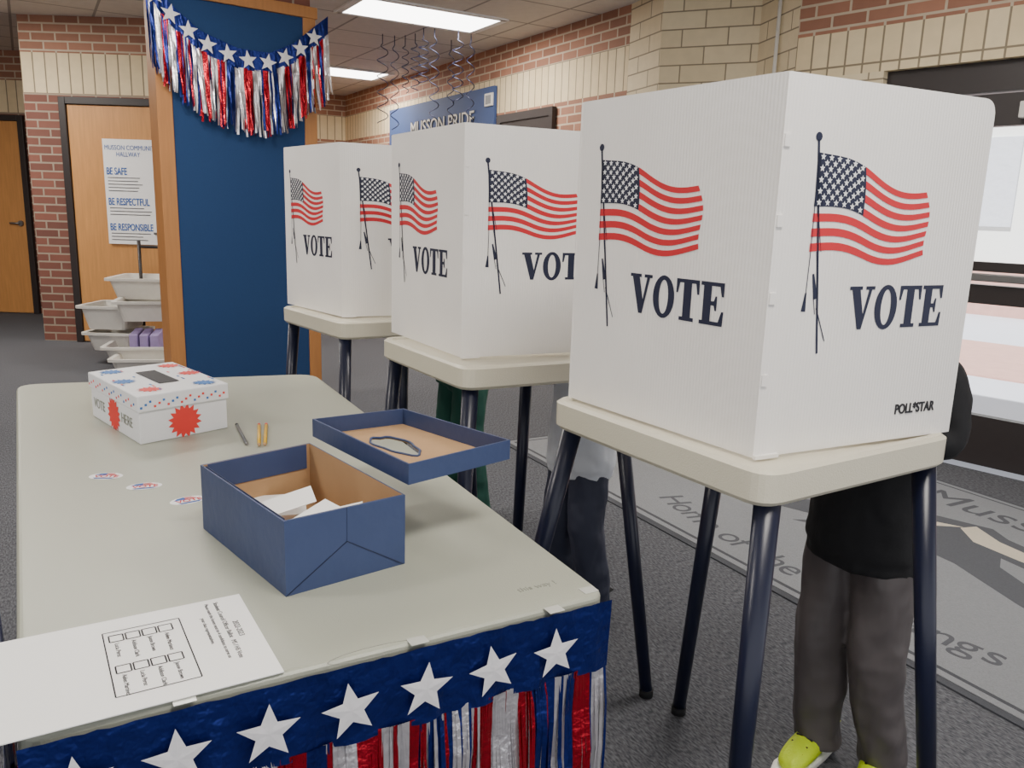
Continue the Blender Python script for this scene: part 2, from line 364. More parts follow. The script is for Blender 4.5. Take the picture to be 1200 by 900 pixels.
# ---------------- entrance doors ----------------
def onw(s,z,off=0): return E0+wd*s+wn*off+V(0,0,z)
k=[]
def fr(s0,s1,z0,z1,o0=-.13,t=.06,nm='rail',m='frame'): k.append(obox(nm,onw(s0,z0,o0),wd*(s1-s0),wn*t,V(0,0,z1-z0),m))
fr(.55,2.75,1.96,2.11,-.15,.1,'head')
for a in (.55,1.58,2.66): fr(a,a+.09,0,1.96,-.15,.1,'jamb')
for a,b in ((.64,1.58),(1.67,2.66)):
    st=.07
    fr(a,a+st,0.01,1.95);fr(b-st,b,0.01,1.95);fr(a+st,b-st,1.79,1.95);fr(a+st,b-st,.01,.28)
    fr(a+st,b-st,.88,.98);fr(a+st,b-st,1.05,1.10)
    fr(a+st,b-st,.28,1.80,-.105,.008,'glass','glass')
    k.append(obox('push_bar',onw(a+.04,1.0,-.07),wd*(b-a-.08),wn*.035,V(0,0,.04),'metal',.005))
k.append(obox('closer',onw(1.25,1.82,-.07),wd*.25,wn*.05,V(0,0,.08),'bin',.005))
group('door_4',onw(1.6,0,-.1).to_tuple(),k)
def ePt(a,b): 
    q=E0+wd*a-wn*b;return (q.x,q.y)
prism('exterior_pavement_ground',[ePt(-3,.22),ePt(9,.22),ePt(9,14),ePt(-3,14)],-.12,-.03,'pave')
prism('exterior_paver_strip',[ePt(-3,3.2),ePt(9,3.2),ePt(9,5.6),ePt(-3,5.6)],-.03,-.015,'pbrick')
k=[obox('wall_body',E0+wd*-3-wn*9+V(0,0,-.03),wd*12,-wn*.3,V(0,0,5),'ext'),
   obox('brick_base',E0+wd*-3-wn*8.9+V(0,0,-.03),wd*12,-wn*.1,V(0,0,.7),'pbrick')]
for i in range(8): k.append(obox('window_strip',E0+wd*(-2.5+i*1.4)-wn*8.95+V(0,0,1.3),wd*.9,-wn*.05,V(0,0,1.3),'shirt'))
group('exterior_building',(E0-wn*9).to_tuple(),k)
# ---------------- entrance mat ----------------
mo=V(-.06,4.45,0);md=V(.485,-.875,0).normalized();mu=V(.875,.485,0).normalized()
def mp_(a,b): q=mo+md*a+mu*b;return (q.x,q.y)
def mrect(nm,a0,a1,b0,b1,z0,z1,m): return prism(nm,[mp_(a0,b0),mp_(a1,b0),mp_(a1,b1),mp_(a0,b1)],z0,z1,m)
k=[mrect('border',0,4.1,0,1.76,0.0005,.006,'matdark'),mrect('border_line',.03,4.07,.03,1.73,.005,.008,'matgrey'),
   mrect('inner_line',.06,4.04,.06,1.70,.006,.0085,'matdark'),mrect('field',.075,4.025,.075,1.685,.007,.009,'matgrey')]
def mt(s,size,a,b,m='mattext'): 
    q=mp_(a,b);return text('mat_lettering',s,size,(q[0],q[1],.0095),md,mu,m,ext=.0003)
cw={'m':.13,'M':.135,'H':.115,' ':.05,'f':.06,'t':.06,'o':.09}
a=1.12;s='Home of the Mustangs'
tot=sum(cw.get(ch,.082) for ch in s);acc=0
for ch in s:
    t=acc/tot*2-1;w=cw.get(ch,.082)
    b=.14+.10*t*t;sl_=.10*2*t/(tot/2)
    tn=(md+mu*sl_).normalized();up=V(-tn.y,tn.x,0)
    q=mp_(a+acc,b);k.append(text('mat_lettering',ch,.175,(q[0],q[1],.0095),tn,up,'mattext',ext=.0003));acc+=w
k.append(mt('Musson',.27,1.60,1.42))
def mpoly(nm,pts,z0,z1,m): return prism(nm,[mp_(*p) for p in pts],z0,z1,m)
horse=[(1.0,.55),(1.25,.68),(1.5,.92),(1.35,1.05),(1.62,1.12),(1.85,1.25),(2.05,1.32),(2.15,1.26),(2.45,1.2),(2.6,1.06),(2.5,1.0),(2.25,1.04),(2.3,.95),(2.6,.8),(2.75,.62),(2.5,.7),(2.2,.82),(1.95,.85),(1.8,.7),(1.6,.6),(1.7,.78),(1.45,.68)]
k.append(mpoly('horse_logo',horse,.009,.0096,'mattext'))
k.append(mpoly('horse_logo_face',[(2.0,1.28),(2.15,1.2),(2.42,1.15),(2.5,1.08),(2.3,1.08),(2.1,1.1),(1.98,1.2)],.0096,.0101,'matcream'))
k.append(mpoly('horse_logo_mane',[(1.55,.95),(1.8,1.12),(1.98,1.22),(1.9,1.1),(1.75,.95)],.0096,.0101,'matcream'))
group('entrance_mat',(*mp_(2,.9),0),k)
# ---------------- voting print ----------------
FL=.255
def wv(s,t): return .011*math.sin(s*6.0+.3+t*.5)
def ftop(s): return -.020-.050*s
def fbot(s): return -.172-.008*s
def fpt(s,t):
    x=.006+FL*s+.008*math.sin(t*5)*s+.018*t*s
    return (x,ftop(s)*(1-t)+fbot(s)*t+wv(s,t)*(.3+.9*min(1,s*2)))
shapes=[]
NS=22
for i in range(13):
    if i%2: continue
    sl=.41 if i<7 else 0.0
    for j in range(NS):
        a=sl+(1-sl)*j/NS;b=sl+(1-sl)*(j+1)/NS
        shapes.append(([fpt(a,(i-.06)/13),fpt(b,(i-.06)/13),fpt(b,(i+1.06)/13),fpt(a,(i+1.06)/13)][::-1],1))
for j in range(10):
    for q in range(6):
        a=.41*j/10;b=.41*(j+1)/10;t0=7/13*q/6;t1=7/13*(q+1)/6
        shapes.append(([fpt(a,t0),fpt(b,t0),fpt(b,t1),fpt(a,t1)][::-1],0))
stars=[]
for r in range(9):
    nc=6 if r%2==0 else 5
    for c in range(nc):
        s=.41*((c+.5+(0 if r%2==0 else .5))/6);t=7/13*(r+.6)/9.3
        x,y=fpt(s,t);stars.append([(x+a,y+b) for a,b in starpts(.0058)])
def strip(p0,p1,w0,w1,m):
    p0=Vector(p0);p1=Vector(p1);d=(p1-p0).normalized();q=Vector((-d.y,d.x))
    shapes.append(([tuple(p0+q*w0),tuple(p1+q*w1),tuple(p1-q*w1),tuple(p0-q*w0)],m))
strip((.002,0),(.046,-.335),.0024,.0022,0)
shapes.append(([(.002+.007*math.cos(t*.52),.004+.007*math.sin(t*.52)) for t in range(12)],0))
cord=[(.004,-.02),(.012,-.1),(.019,-.17),(.022,-.24),(.020,-.27)]
for a,b in zip(cord,cord[1:]): strip((a[0]+.003,a[1]),(b[0]+.012,b[1]),.0008,.0008,0)
cord2=[(.004,-.02),(.008,-.1),(.009,-.18),(.008,-.25)]
for a,b in zip(cord2,cord2[1:]): strip(a,b,.0008,.0008,0)
strip((.008,-.235),(.006,-.265),.0015,.005,0);strip((.034,-.26),(.060,-.315),.0012,.0009,0)
strip((.020,-.205),(.030,-.245),.002,.005,0)
Lt={'V':[(0,1),(.50,1),(.50,.92),(.42,.92),(.61,.36),(.76,.92),(.64,.92),(.64,1),(1,1),(1,.92),(.89,.92),(.60,0),(.44,0),(.10,.92),(0,.92)],
'T':[(0,1),(.92,1),(.92,.66),(.85,.66),(.78,.91),(.62,.91),(.62,.09),(.75,.09),(.75,0),(.17,0),(.17,.09),(.30,.09),(.30,.91),(.14,.91),(.07,.66),(0,.66)],
'E':[(0,1),(.88,1),(.88,.68),(.80,.68),(.72,.91),(.41,.91),(.41,.56),(.52,.56),(.57,.68),(.63,.68),(.63,.34),(.57,.34),(.52,.46),(.41,.46),(.41,.09),(.72,.09),(.82,.34),(.90,.34),(.88,0),(0,0),(0,.09),(.11,.09),(.11,.91),(0,.91)]}
lx=.106;ly=-.298;sx=.0590;sy=.072
for ch in 'VOTE':
    if ch=='O':
        n=28
        for i in range(n):
            a=2*math.pi*i/n;b=2*math.pi*(i+1)/n
            P=lambda rx,ry,t:(lx+sx*(.46+rx*math.cos(t)),ly+sy*(.5+ry*math.sin(t)))
            shapes.append(([P(.20,.42,a),P(.46,.53,a),P(.46,.53,b),P(.20,.42,b)],0))
        lx+=sx*.99
    else:
        shapes.append(([(lx+sx*x,ly+sy*y) for x,y in Lt[ch]][::-1],0));lx+=sx*(max(p[0] for p in Lt[ch])+.06)
def vprint(name,O,X,N):
    O=Vector(O);X=Vector(X).normalized();N=Vector(N).normalized()
    vs=[];fs=[];mi=[]
    for pts,m in shapes:
        k0=len(vs);vs+=[O+X*x+Z*y+N*.0008 for x,y in pts];f=list(range(k0,k0+len(pts)));fs.append(f);mi.append(m)
    for pts in stars:
        k0=len(vs);vs+=[O+X*x+Z*y+N*.0014 for x,y in pts];fs.append(list(range(k0,k0+10)));mi.append(2)
    return mesh(name,vs,fs,['navyink','redink','white'],mi)
# ---------------- booths ----------------
def panel(name,p0,p1,z0,z1,r0=0,r1=0,th=.004):
    p0=Vector((*p0[:2],0));p1=Vector((*p1[:2],0));W=(p1-p0).length;d=(p1-p0).normalized();n=V(d.y,-d.x,0)
    H=z1-z0
    out=roundpoly([(0,0),(W,0),(W,H),(0,H)],[0,0.0,r1,r0])
    k=len(out);vs=[p0+d*x+V(0,0,z0+y) for x,y in out]+[p0+d*x-n*th+V(0,0,z0+y) for x,y in out]
    uv=out+out
    fs=[list(range(k)),list(range(k,2*k))[::-1]]+[[i,k+i,k+(i+1)%k,(i+1)%k] for i in range(k)]
    return mesh(name,vs,fs,'corr',uvs=uv),d,n
def booth(TL,TN,TR,TB,SL,SN,SR,SB,tops,feet,offs,zt=.90,zb=.84,Ht=1.493,logo=False):
    k=[]
    poly=roundpoly([TN,TR,TB,TL],.045,6)
    cx=sum(p[0] for p in (TN,TR,TB,TL))/4;cy=sum(p[1] for p in (TN,TR,TB,TL))/4
    inset=[(cx+(x-cx)*.975,cy+(y-cy)*.975) for x,y in poly]
    n=len(poly)
    rings=[(inset,zb),(poly,zb+.008),(poly,zt-.006),(inset,zt),([(cx+(x-cx)*.93,cy+(y-cy)*.93) for x,y in poly],zt),([(cx+(x-cx)*.92,cy+(y-cy)*.92) for x,y in poly],zt-.006)]
    vs=[(x,y,z) for r,z in rings for x,y in r];fs=[]
    for a in range(len(rings)-1):
        for i in range(n): fs.append([a*n+i,a*n+(i+1)%n,(a+1)*n+(i+1)%n,(a+1)*n+i])
    fs+=[list(range(n))[::-1],list(range((len(rings)-1)*n,len(rings)*n))]
    k.append(mesh('tray',vs,fs,'tray'))
    for i,(t,f) in enumerate(zip(tops,feet)):
        tp=V(*t,zb+.012);ft=V(*f,0)
        k.append(tube('leg_%d'%(i+1),tp,ft+V(0,0,.012),.0215,.0165,'leg',24))
        k.append(tube('foot_cap_%d'%(i+1),ft,ft+V(0,0,.02),.019,.019,'black'))
    p,d,nn=panel('screen_back',SL,SN,zt,Ht,.01,.004);k.append(p)
    k.append(vprint('print_back',V(*SL,Ht-.093)+d*offs[0],d,nn))
    p,d,nn=panel('screen_wing',SN,SR,zt,Ht,.004,.03);k.append(p)
    k.append(vprint('print_wing',V(*SN,Ht-.092)+d*offs[1],d,nn))
    for z in (.2,.42,.62,.82):
        k.append(obox('corner_tab',V(*SN,zt+(Ht-zt)*z)+d*.002,d*.012,nn*.0025,V(0,0,.018),'corr'))
    k.append(obox('bottom_tab',V(*SN,zt-.002),d*.05,nn*.006,V(0,0,.006),'corr'))
    if logo:
        k.append(text('maker_mark','POLL*STAR',.025,V(*SR,zt+.047)-d*.158+nn*.001,d,Z,'ink',ext=.0006,sx=.82,bold=.0006))
    p,d,nn=panel('screen_far_wing',SB,SL,zt,Ht,.03,.004);k.append(p)
    return group('voting_booth',(cx,cy,0),k)
booth((.080,1.660),(.392,1.178),(.826,1.458),(.514,1.938),
      (.120,1.672),(.393,1.262),(.822,1.476),(.535,1.88),
      [(.135,1.655),(.412,1.225),(.775,1.462),(.515,1.89)],
      [(-.02,1.80),(.40,1.20),(.868,1.405),(.466,1.918)],(.068,.070),logo=True)
booth((-.40,2.405),(-.118,1.955),(.335,2.20),(.06,2.65),
      (-.383,2.52),(-.137,2.10),(.30,2.30),(.05,2.71),
      [(-.35,2.40),(-.105,2.01),(.29,2.21),(.05,2.60)],
      [(-.44,2.52),(-.135,2.03),(.392,1.992),(.03,2.62)],(.060,.062))
booth((-.90,3.11),(-.576,2.69),(-.137,2.96),(-.46,3.40),
      (-.895,3.19),(-.607,2.84),(-.17,3.05),(-.45,3.42),
      [(-.85,3.12),(-.575,2.74),(-.18,2.95),(-.455,3.35)],
      [(-.93,3.16),(-.58,2.70),(-.12,2.90),(-.47,3.40)],(.05,.062))
# ---------------- table ----------------
FR=(-.652,2.612);FLc=(-1.455,2.320);NR=(.148,1.089);NL=(-.489,.723)
tp=roundpoly([NL,NR,FR,FLc],[.03,.03,.07,.07],6)
k=[prism('top',tp,.70,.74,'table',.008,3)]
tc=V(-.61,1.69,0)
for a,b in (((-1.2,2.1),(-.72,2.3)),((-.42,.98),(-.05,1.2))):
    for q in (a,b): k.append(tube('leg',(*q,.70),(*q,0),.014,.014,'metal'))
    k.append(tube('cross_bar',(*a,.12),(*b,.12),.012,.012,'metal'));k.append(tube('cross_bar_top',(*a,.69),(*b,.69),.012,.012,'metal'))
k.append(curve('embossed_logo',[(-.161+.05*math.cos(t*.2618),.911+.014*math.sin(t*.2618)+.028*math.cos(t*.2618),.7402) for t in range(24)],.0004,'faint',True))
k.append(text('graffiti','this way !',.017,(.02,1.085,.7403),V(.87,.5,0),V(-.5,.87,0),'faint',ext=.0002))
for q in ((-.109,.94),(.069,1.035),(.122,1.098),(-.35,.80)):
    k.append(obox('tape_piece',V(*q,.7402)-e2*.012-e1*.008,e2*.024,e1*.018,V(0,0,.0006),'tape'))
group('folding_table',(tc.x,tc.y,0),k)
td=(V(*NR,0)-V(*NL,0)).normalized();tn=V(td.y,-td.x,0)
garland('table_fringe_banner',[V(*NL,.735)+tn*.006,V(-.17,.906,.737)+tn*.008,V(*NR,.735)+tn*.006],tn,.105,.038,.098,.42,.0065,.032,('silver','redfoil','silver','redfoil','navyfoil'),.03)
ld2=(V(*FLc,0)-V(*NL,0)).normalized();ln3=V(-ld2.y,ld2.x,0)
garland('table_fringe_banner',[V(*NL,.735)+ln3*.02+ld2*.45,V(*NL,.735)+ln3*.01+ld2*.2,V(*NL,.735)+ln3*.006],ln3,.105,.036,.098,.42,.008,.04,('silver','redfoil'),.03)
# ---------------- paper ----------------
pz=.7415
a=V(-.373,1.048,pz);b=V(-.256,.858,pz);c=b+V(-.244,-.147,0);d=a+V(-.244,-.147,0)
k=[mesh('sheet',[a,b,c,d],[[3,2,1,0]],'paper')]
so=k[0].modifiers.new('s','SOLIDIFY');so.thickness=.0012;so.offset=1
up=(a-d).normalized();rd=(b-a).normalized();zt2=V(0,0,.0016)
def pp(x,y): return a+rd*x-up*y+zt2
def pt(s,size,x,y,m='ink'): return text('print_line',s,size,pp(x,y),rd,up,m,ext=.0001)
for i,(s,z,x) in enumerate((('2022-2023',.010,.075),('Student Council Officer Ballot   MS / HS Vote',.0085,.012),('Please mark the boxes next to 4 candidates to serve as',.0068,.012),('your class representatives.',.0068,.05))):
    k.append(pt(s,z,x,.026+i*.0115))
def bar(x0,y0,x1,y1,t=.0008):
    p=pp(x0,y0);q=pp(x1,y1);dd=(q-p).normalized();w=V(-dd.y,dd.x,0)*t
    k.append(mesh('rule',[p+w,p-w,q-w,q+w],[[0,1,2,3]],'ink'))
bx0,bx1,by0,by1=.035,.19,.085,.175
for q in ((bx0,by0,bx1,by0),(bx1,by0,bx1,by1),(bx1,by1,bx0,by1),(bx0,by1,bx0,by0)): bar(*q)
nm=['Aiden Martinez','Jaxon Brown','Addison Clark','Lucia Perez']
for col in range(2):
    for i in range(4):
        y=by0+.014+i*.019;x=bx0+.01+col*.078
        k.append(pt(nm[(i+col)%4],.0075,x+.022,y+.008))
        for q in ((x,y-.003,x+.017,y-.003),(x+.017,y-.003,x+.017,y+.013),(x+.017,y+.013,x,y+.013),(x,y+.013,x,y-.003)): bar(*q,t=.0009)
group('ballot_paper_stack',((a+c)/2).to_tuple(),k)
# ---------------- stickers & pens ----------------
for (x,y),rot in (((-.800,1.532),.1),((-.701,1.481),.4),((-.590,1.413),.7)):
    k=[];dx=V(math.cos(rot),math.sin(rot),0);dy=V(-dx.y,dx.x,0);o=V(x,y,.7405)
    k.append(mesh('oval',[o+dx*.032*math.cos(t*.35)+dy*.021*math.sin(t*.35) for t in range(18)],[list(range(18))],'white'))
    k.append(text('word','VOTE',.018,o-dx*.021-dy*.008+V(0,0,.0006),dx,dy,'redink',ext=.0001,bold=.0004))
    for j in range(3):
        k.append(mesh('stripe',[o+dx*q0+dy*q1+V(0,0,.0005) for q0,q1 in ((-.002,.006+j*.0042),(.018-j*.003,.006+j*.0042),(.018-j*.003,.0082+j*.0042),(-.002,.0082+j*.0042))],[[0,1,2,3]],'redink'))
    k.append(mesh('canton',[o+dx*q0+dy*q1+V(0,0,.0005) for q0,q1 in ((-.024,.005),(-.002,.005),(-.002,.018),(-.015,.015))],[[0,1,2,3]],'posterblue'))
    k.append(mesh('lower_bar',[o+dx*q0+dy*q1+V(0,0,.0005) for q0,q1 in ((-.016,-.0165),(.016,-.0165),(.021,-.0105),(-.021,-.0105))],[[0,1,2,3]],'posterblue'))
    group('vote_sticker',o.to_tuple(),k)
def pencil(name,p,q,m):
    p=V(*p,.7445);q=V(*q,.7445);d=(q-p).normalized()
    k=[tube('barrel',p,q,.0038,.0038,m,8),tube('tip',q,q+d*.014,.0038,.0006,'card' if m=='yellow' else 'metal',8),tube('end',p-d*.012,p,.0036,.0036,'burst' if m=='yellow' else 'ink',10)]
    group(name,p.to_tuple(),k)
pencil('pen',(-.672,1.925),(-.60,1.775),'greypen')
pencil('pencil',(-.620,1.930),(-.570,1.770),'yellow')
pencil('pencil',(-.604,1.935),(-.558,1.775),'yellow')
# ---------------- blue ballot box ----------------
Lc=V(-.512,1.283,.7402);Fc=V(-.307,1.048,.7402);Rc=V(-.157,1.170,.7402);Bc=Lc+Rc-Fc+V(-.006,.026,0);H=.112
zc=V(0,0,1)
def openbox(Lc,Fc,Rc,Bc,H,mo_,mi_,t=.003,name='body'):
    cen=(Lc+Fc+Rc+Bc)/4
    O=[Lc,Fc,Rc,Bc];I=[p+(cen-p).normalized()*t*1.6 for p in O]
    vs=O+[p+zc*H for p in O]+[p+zc*H for p in I]+[p+zc*.004 for p in I]
    f=[[3,2,1,0]];m=[0]
    for i in range(4):
        j=(i+1)%4
        f.append([i,j,4+j,4+i]);m.append(0)
        f.append([4+i,4+j,8+j,8+i]);m.append(0)
        f.append([8+i,8+j,12+j,12+i]);m.append(1)
    f.append([12,13,14,15]);m.append(1)
    return mesh(name,vs,f,[mo_,mi_],m)
k=[openbox(Lc,Fc,Rc,Bc,H,'boxblue','card')]
sd=(Rc-Fc).normalized();sn=V(sd.y,-sd.x,0)
for p,q in (((0,0),(.095,.06)),((.19,0),(.095,.06)),((.095,.06),(.095,.112))):
    k.append(obox('wrap_fold',Fc+sd*p[0]+zc*p[1]+sn*.0002,sd*(q[0]-p[0])+zc*(q[1]-p[1]),sn*.0008,zc*.001,'navyink'))
for (p,q) in ((Lc,Fc),(Lc,Bc)):
    dd=(q-p).normalized();nn=((Lc+Rc)/2-(p+q)/2);nn=(nn-dd*nn.dot(dd)).normalized()
    k.append(obox('wrap_turn_in',p+dd*.01+nn*.0052+zc*(H-.045),dd*((q-p).length-.02),nn*.0006,zc*.045,'boxblue'))
zl=.8525
W_=V(-.373,1.474,zl);N_=V(-.216,1.578,zl);E_=V(.000,1.330,zl+.012);S_=V(-.157,1.208,zl+.002)
def ringfloor():
    cen=(W_+N_+E_+S_)/4;dl=((E_-N_)+(S_-W_)).normalized();ds=(S_-E_).normalized()
    n=32;ov=[];rc=[]
    for i in range(n):
        tt=2*math.pi*i/n;cx_,sy_=math.cos(tt),math.sin(tt)
        rr=1+.10*math.sin(tt*3+1)+.05*math.sin(tt*7)
        ov.append(cen+dl*.072*cx_*rr+ds*.027*sy_*rr-dl*.022+ds*.008)
        mm=max(abs(cx_),abs(sy_));u_=(cx_/mm+1)/2;v_=(sy_/mm+1)/2
        rc.append(N_.lerp(E_,u_).lerp(W_.lerp(S_,u_),v_))
    vs=[];fs=[];mi=[]
    for z in (0,.003): vs+=[p+zc*z for p in rc]+[p+zc*z for p in ov]
    for i in range(n):
        j=(i+1)%n
        fs.append([2*n+i,2*n+j,3*n+j,3*n+i]);mi.append(1)
        fs.append([i,n+i,n+j,j]);mi.append(0)
        fs.append([n+i,3*n+i,3*n+j,n+j]);mi.append(1)
    k.append(curve('hole_wrap',[p+zc*.004 for p in ov],.0022,'boxblue',True))
    return mesh('lid_panel',vs,fs,['boxblue','card'],mi)
k.append(ringfloor())
pts=[W_,N_,E_,S_];cen=sum(pts,V(0,0,0))/4
for i in range(4):
    p=pts[i];q=pts[(i+1)%4];dd=(q-p).normalized();nn=(cen-(p+q)/2);nn=(nn-dd*nn.dot(dd)).normalized()
    k.append(obox('lid_rim',p,q-p,nn*.0035,zc*.034,'boxblue'))
for o,r in ((V(-.36,1.245,.805),.4),(V(-.30,1.19,.80),.9),(V(-.28,1.23,.79),.1)):
    dx=V(math.cos(r),math.sin(r),.25).normalized();dy=V(-math.sin(r),math.cos(r),.1).normalized()
    k.append(obox('ballot',o-dx*.035-dy*.03,dx*.08,dy*.06,V(0,0,.001),'paper'))
k.append(obox('ballot_pile',Lc.lerp(Rc,.3)+V(-.03,.0,.004),V(.10,.03,0),V(-.03,.10,0),zc*.03,'paper'))
group('ballot_box_open',((Lc+Rc)/2).to_tuple(),k)
# ---------------- white ballot box ----------------
L2=V(-1.060,1.990,.74);F2=V(-.830,1.750,.74);R2=V(-.692,1.915,.74);B2=L2+R2-F2
k=[]
cen=(L2+F2+R2+B2)/4
k.append(prism('body',[p.to_tuple()[:2] for p in (L2,F2,R2,B2)],.7405,.835,'boxwhite',.002))
lp=[cen+(p-cen)*1.035 for p in (L2,F2,R2,B2)]
k.append(prism('lid',[p.to_tuple()[:2] for p in lp],.815,.853,'boxwhite',.003))
def burst(O,X,Y,N,r,m,n=16,ri=.72):
    vs=[O+N*.001]+[O+N*.001+X*x+Y*y for x,y in starpts(r,ri,.2,n)]
    k.append(mesh('burst',vs,[[0,1+i,1+(i+1)%(2*n)] for i in range(2*n)],m))
dl=(F2-L2).normalized();nl=V(dl.y,-dl.x,0);dr=(R2-F2).normalized();nr=V(dr.y,-dr.x,0)
burst(L2+dl*.165+V(0,0,.038),dl,zc,nl,.044,'burst')
burst(F2+dr*.107+V(0,0,.038),dr,zc,nr,.042,'burst')
k.append(text('word','VOTE',.034,L2+dl*.02+nl*.001+V(0,0,.03),dl,zc,'faint',ext=.0002,sx=.95))
k.append(text('word','HERE',.034,L2+dl*.215+nl*.001+V(0,0,.03),dl,zc,'faint',ext=.0002,sx=.95))
top=V(0,0,.853-.74)
T=lambda a,b:lp[0]+(lp[1]-lp[0])*a+(lp[3]-lp[0])*b+top
for a,b,m in ((.12,.2,'starblue'),(.85,.22,'burst'),(.88,.8,'starblue'),(.15,.85,'burst'),(.5,.14,'starblue'),(.5,.88,'burst')):
    burst(T(a,b),dl,V(-dl.y,dl.x,0),zc,.030,m,12,.6)
sl=T(.26,.40)+zc*.0012
k.append(obox('slot',sl,(lp[1]-lp[0])*.46,(lp[3]-lp[0])*.22,zc*.0008,'ink'))
for i in range(26):
    k.append(obox('print_mark',T(random.uniform(.08,.88),random.choice((.06,.3,.7,.95)))+zc*.0006,dl*.012,V(-dl.y,dl.x,0)*.004,zc*.0005,random.choice(['burst','starblue'])))
for i in range(20):
    k.append(obox('lid_print',lp[1]+(lp[2]-lp[1])*(i+.5)/21+V(0,0,.083+.006*(i%3)),dr*.005,nr*.001,zc*.005,random.choice(['burst','starblue'])))
    k.append(obox('lid_print',lp[0]+(lp[1]-lp[0])*(i+.5)/21+V(0,0,.083+.006*(i%3)),dl*.005,nl*.001,zc*.005,random.choice(['burst','starblue'])))
group('decorated_ballot_box',cen.to_tuple(),k)
# ---------------- tubs & cart ----------------
def tub(x,y,z,w,d,h,rot,m='bin',nm='tub'):
    r=math.radians(rot);dx=V(math.cos(r),math.sin(r),0);dy=V(-dx.y,dx.x,0);o=V(x,y,z)
    def ring(sw,sd_,zz): return [o+dx*a+dy*b+zc*zz for a,b in roundpoly([(-sw/2,-sd_/2),(sw/2,-sd_/2),(sw/2,sd_/2),(-sw/2,sd_/2)],.05,4)]
    R=[ring(w*.8,d*.8,0),ring(w,d,h),ring(w+.05,d+.05,h),ring(w+.05,d+.05,h-.02),]
    R2=[ring(w-.01,d-.01,h-.002),ring(w*.78,d*.78,.01)]
    n=len(R[0]);vs=sum(R,[]);fs=[list(range(n))[::-1]]
    for q in range(3):
        for i in range(n): fs.append([q*n+i,q*n+(i+1)%n,(q+1)*n+(i+1)%n,(q+1)*n+i])
    b0=len(vs);vs+=sum(R2,[])
    for i in range(n):
        fs.append([n+i,b0+i,b0+(i+1)%n,n+(i+1)%n]);fs.append([b0+i,b0+n+i,b0+n+(i+1)%n,b0+(i+1)%n])
    fs.append(list(range(b0+n,b0+2*n)))
    return mesh(nm,vs,fs,m)
k=[tub(-3.06,6.75,.50,.46,.5,.17,8),tub(-2.92,6.45,.36,.42,.45,.16,15),tub(-3.24,6.55,.27,.38,.42,.19,0),tub(-3.22,6.55,.10,.36,.42,.15,0),
   tub(-2.90,6.3,.02,.5,.45,.17,12),tub(-2.78,6.05,.0,.4,.4,.14,10)]
for q in ((-3.2,6.95),(-2.68,6.95),(-2.68,6.5)): k.append(tube('cart_post',(*q,0),(*q,.95),.014,.014,'frame'))
for z in (.33,.48,.9): k.append(tube('cart_rail',(-3.2,6.95,z),(-2.68,6.95,z),.012,.012,'frame'));k.append(tube('cart_rail',(-2.68,6.95,z),(-2.68,6.5,z),.012,.012,'frame'))
for i in range(3): k.append(obox('wipes_pack',(-2.96+i*.08,6.16,.13),(.06,.02,0),(-.03,.18,.03),(0,0,.14),'purple',.01))
group('bin_cart',(-2.95,6.5,0),k)
# ---------------- people ----------------
folds=bpy.data.textures.new('cloth_folds','CLOUDS');folds.noise_scale=.05;folds.noise_depth=1
def skinobj(name,vs,es,rad,m,sub=2,root=0):
    me=bpy.data.meshes.new(name);me.from_pydata([tuple(v) for v in vs],es,[]);me.materials.append(M[m])
    o=bpy.data.objects.new(name,me);C.objects.link(o)
    s=o.modifiers.new('skin','SKIN');s.use_smooth_shade=True
    if not me.skin_vertices: return o
    for i,r in enumerate(rad):
        sv=me.skin_vertices[0].data[i];sv.radius=(r,r) if not isinstance(r,tuple) else r;sv.use_root=(i==root)
    ss=o.modifiers.new('sub','SUBSURF');ss.levels=sub;ss.render_levels=sub
    return o
def fuse(name,objs,m,voxel=.011,smooth=5,fold=.012):
    bpy.context.view_layer.update();dg=bpy.context.evaluated_depsgraph_get()
    bm=bmesh.new()
    for o in objs:
        me=bpy.data.meshes.new_from_object(o.evaluated_get(dg));bm.from_mesh(me)
    for o in objs: bpy.data.objects.remove(o)
    me=bpy.data.meshes.new(name);bm.to_mesh(me);bm.free();me.materials.clear();me.materials.append(M[m])
    for p in me.polygons:p.material_index=0
    o=bpy.data.objects.new(name,me);C.objects.link(o)
    r=o.modifiers.new('remesh','REMESH');r.mode='VOXEL';r.voxel_size=voxel;r.use_smooth_shade=True
    s=o.modifiers.new('smooth','SMOOTH');s.iterations=smooth;s.factor=.6
    if fold:
        d=o.modifiers.new('folds','DISPLACE');d.texture=folds;d.strength=fold;d.mid_level=.5;d.texture_coords='GLOBAL'
    return o
def loft(name,rings,m,n=28):
    vs=[];fs=[]
    for c,ax,ay,rx,ry in rings:
        for i in range(n):
            t=2*math.pi*i/n;vs.append(c+ax*math.cos(t)*rx+ay*math.sin(t)*ry)
    for a in range(len(rings)-1):
        for i in range(n): fs.append([a*n+i,a*n+(i+1)%n,(a+1)*n+(i+1)%n,(a+1)*n+i])
    fs+=[list(range(n))[::-1],list(range((len(rings)-1)*n,len(rings)*n))]
    return mesh(name,vs,fs,m)
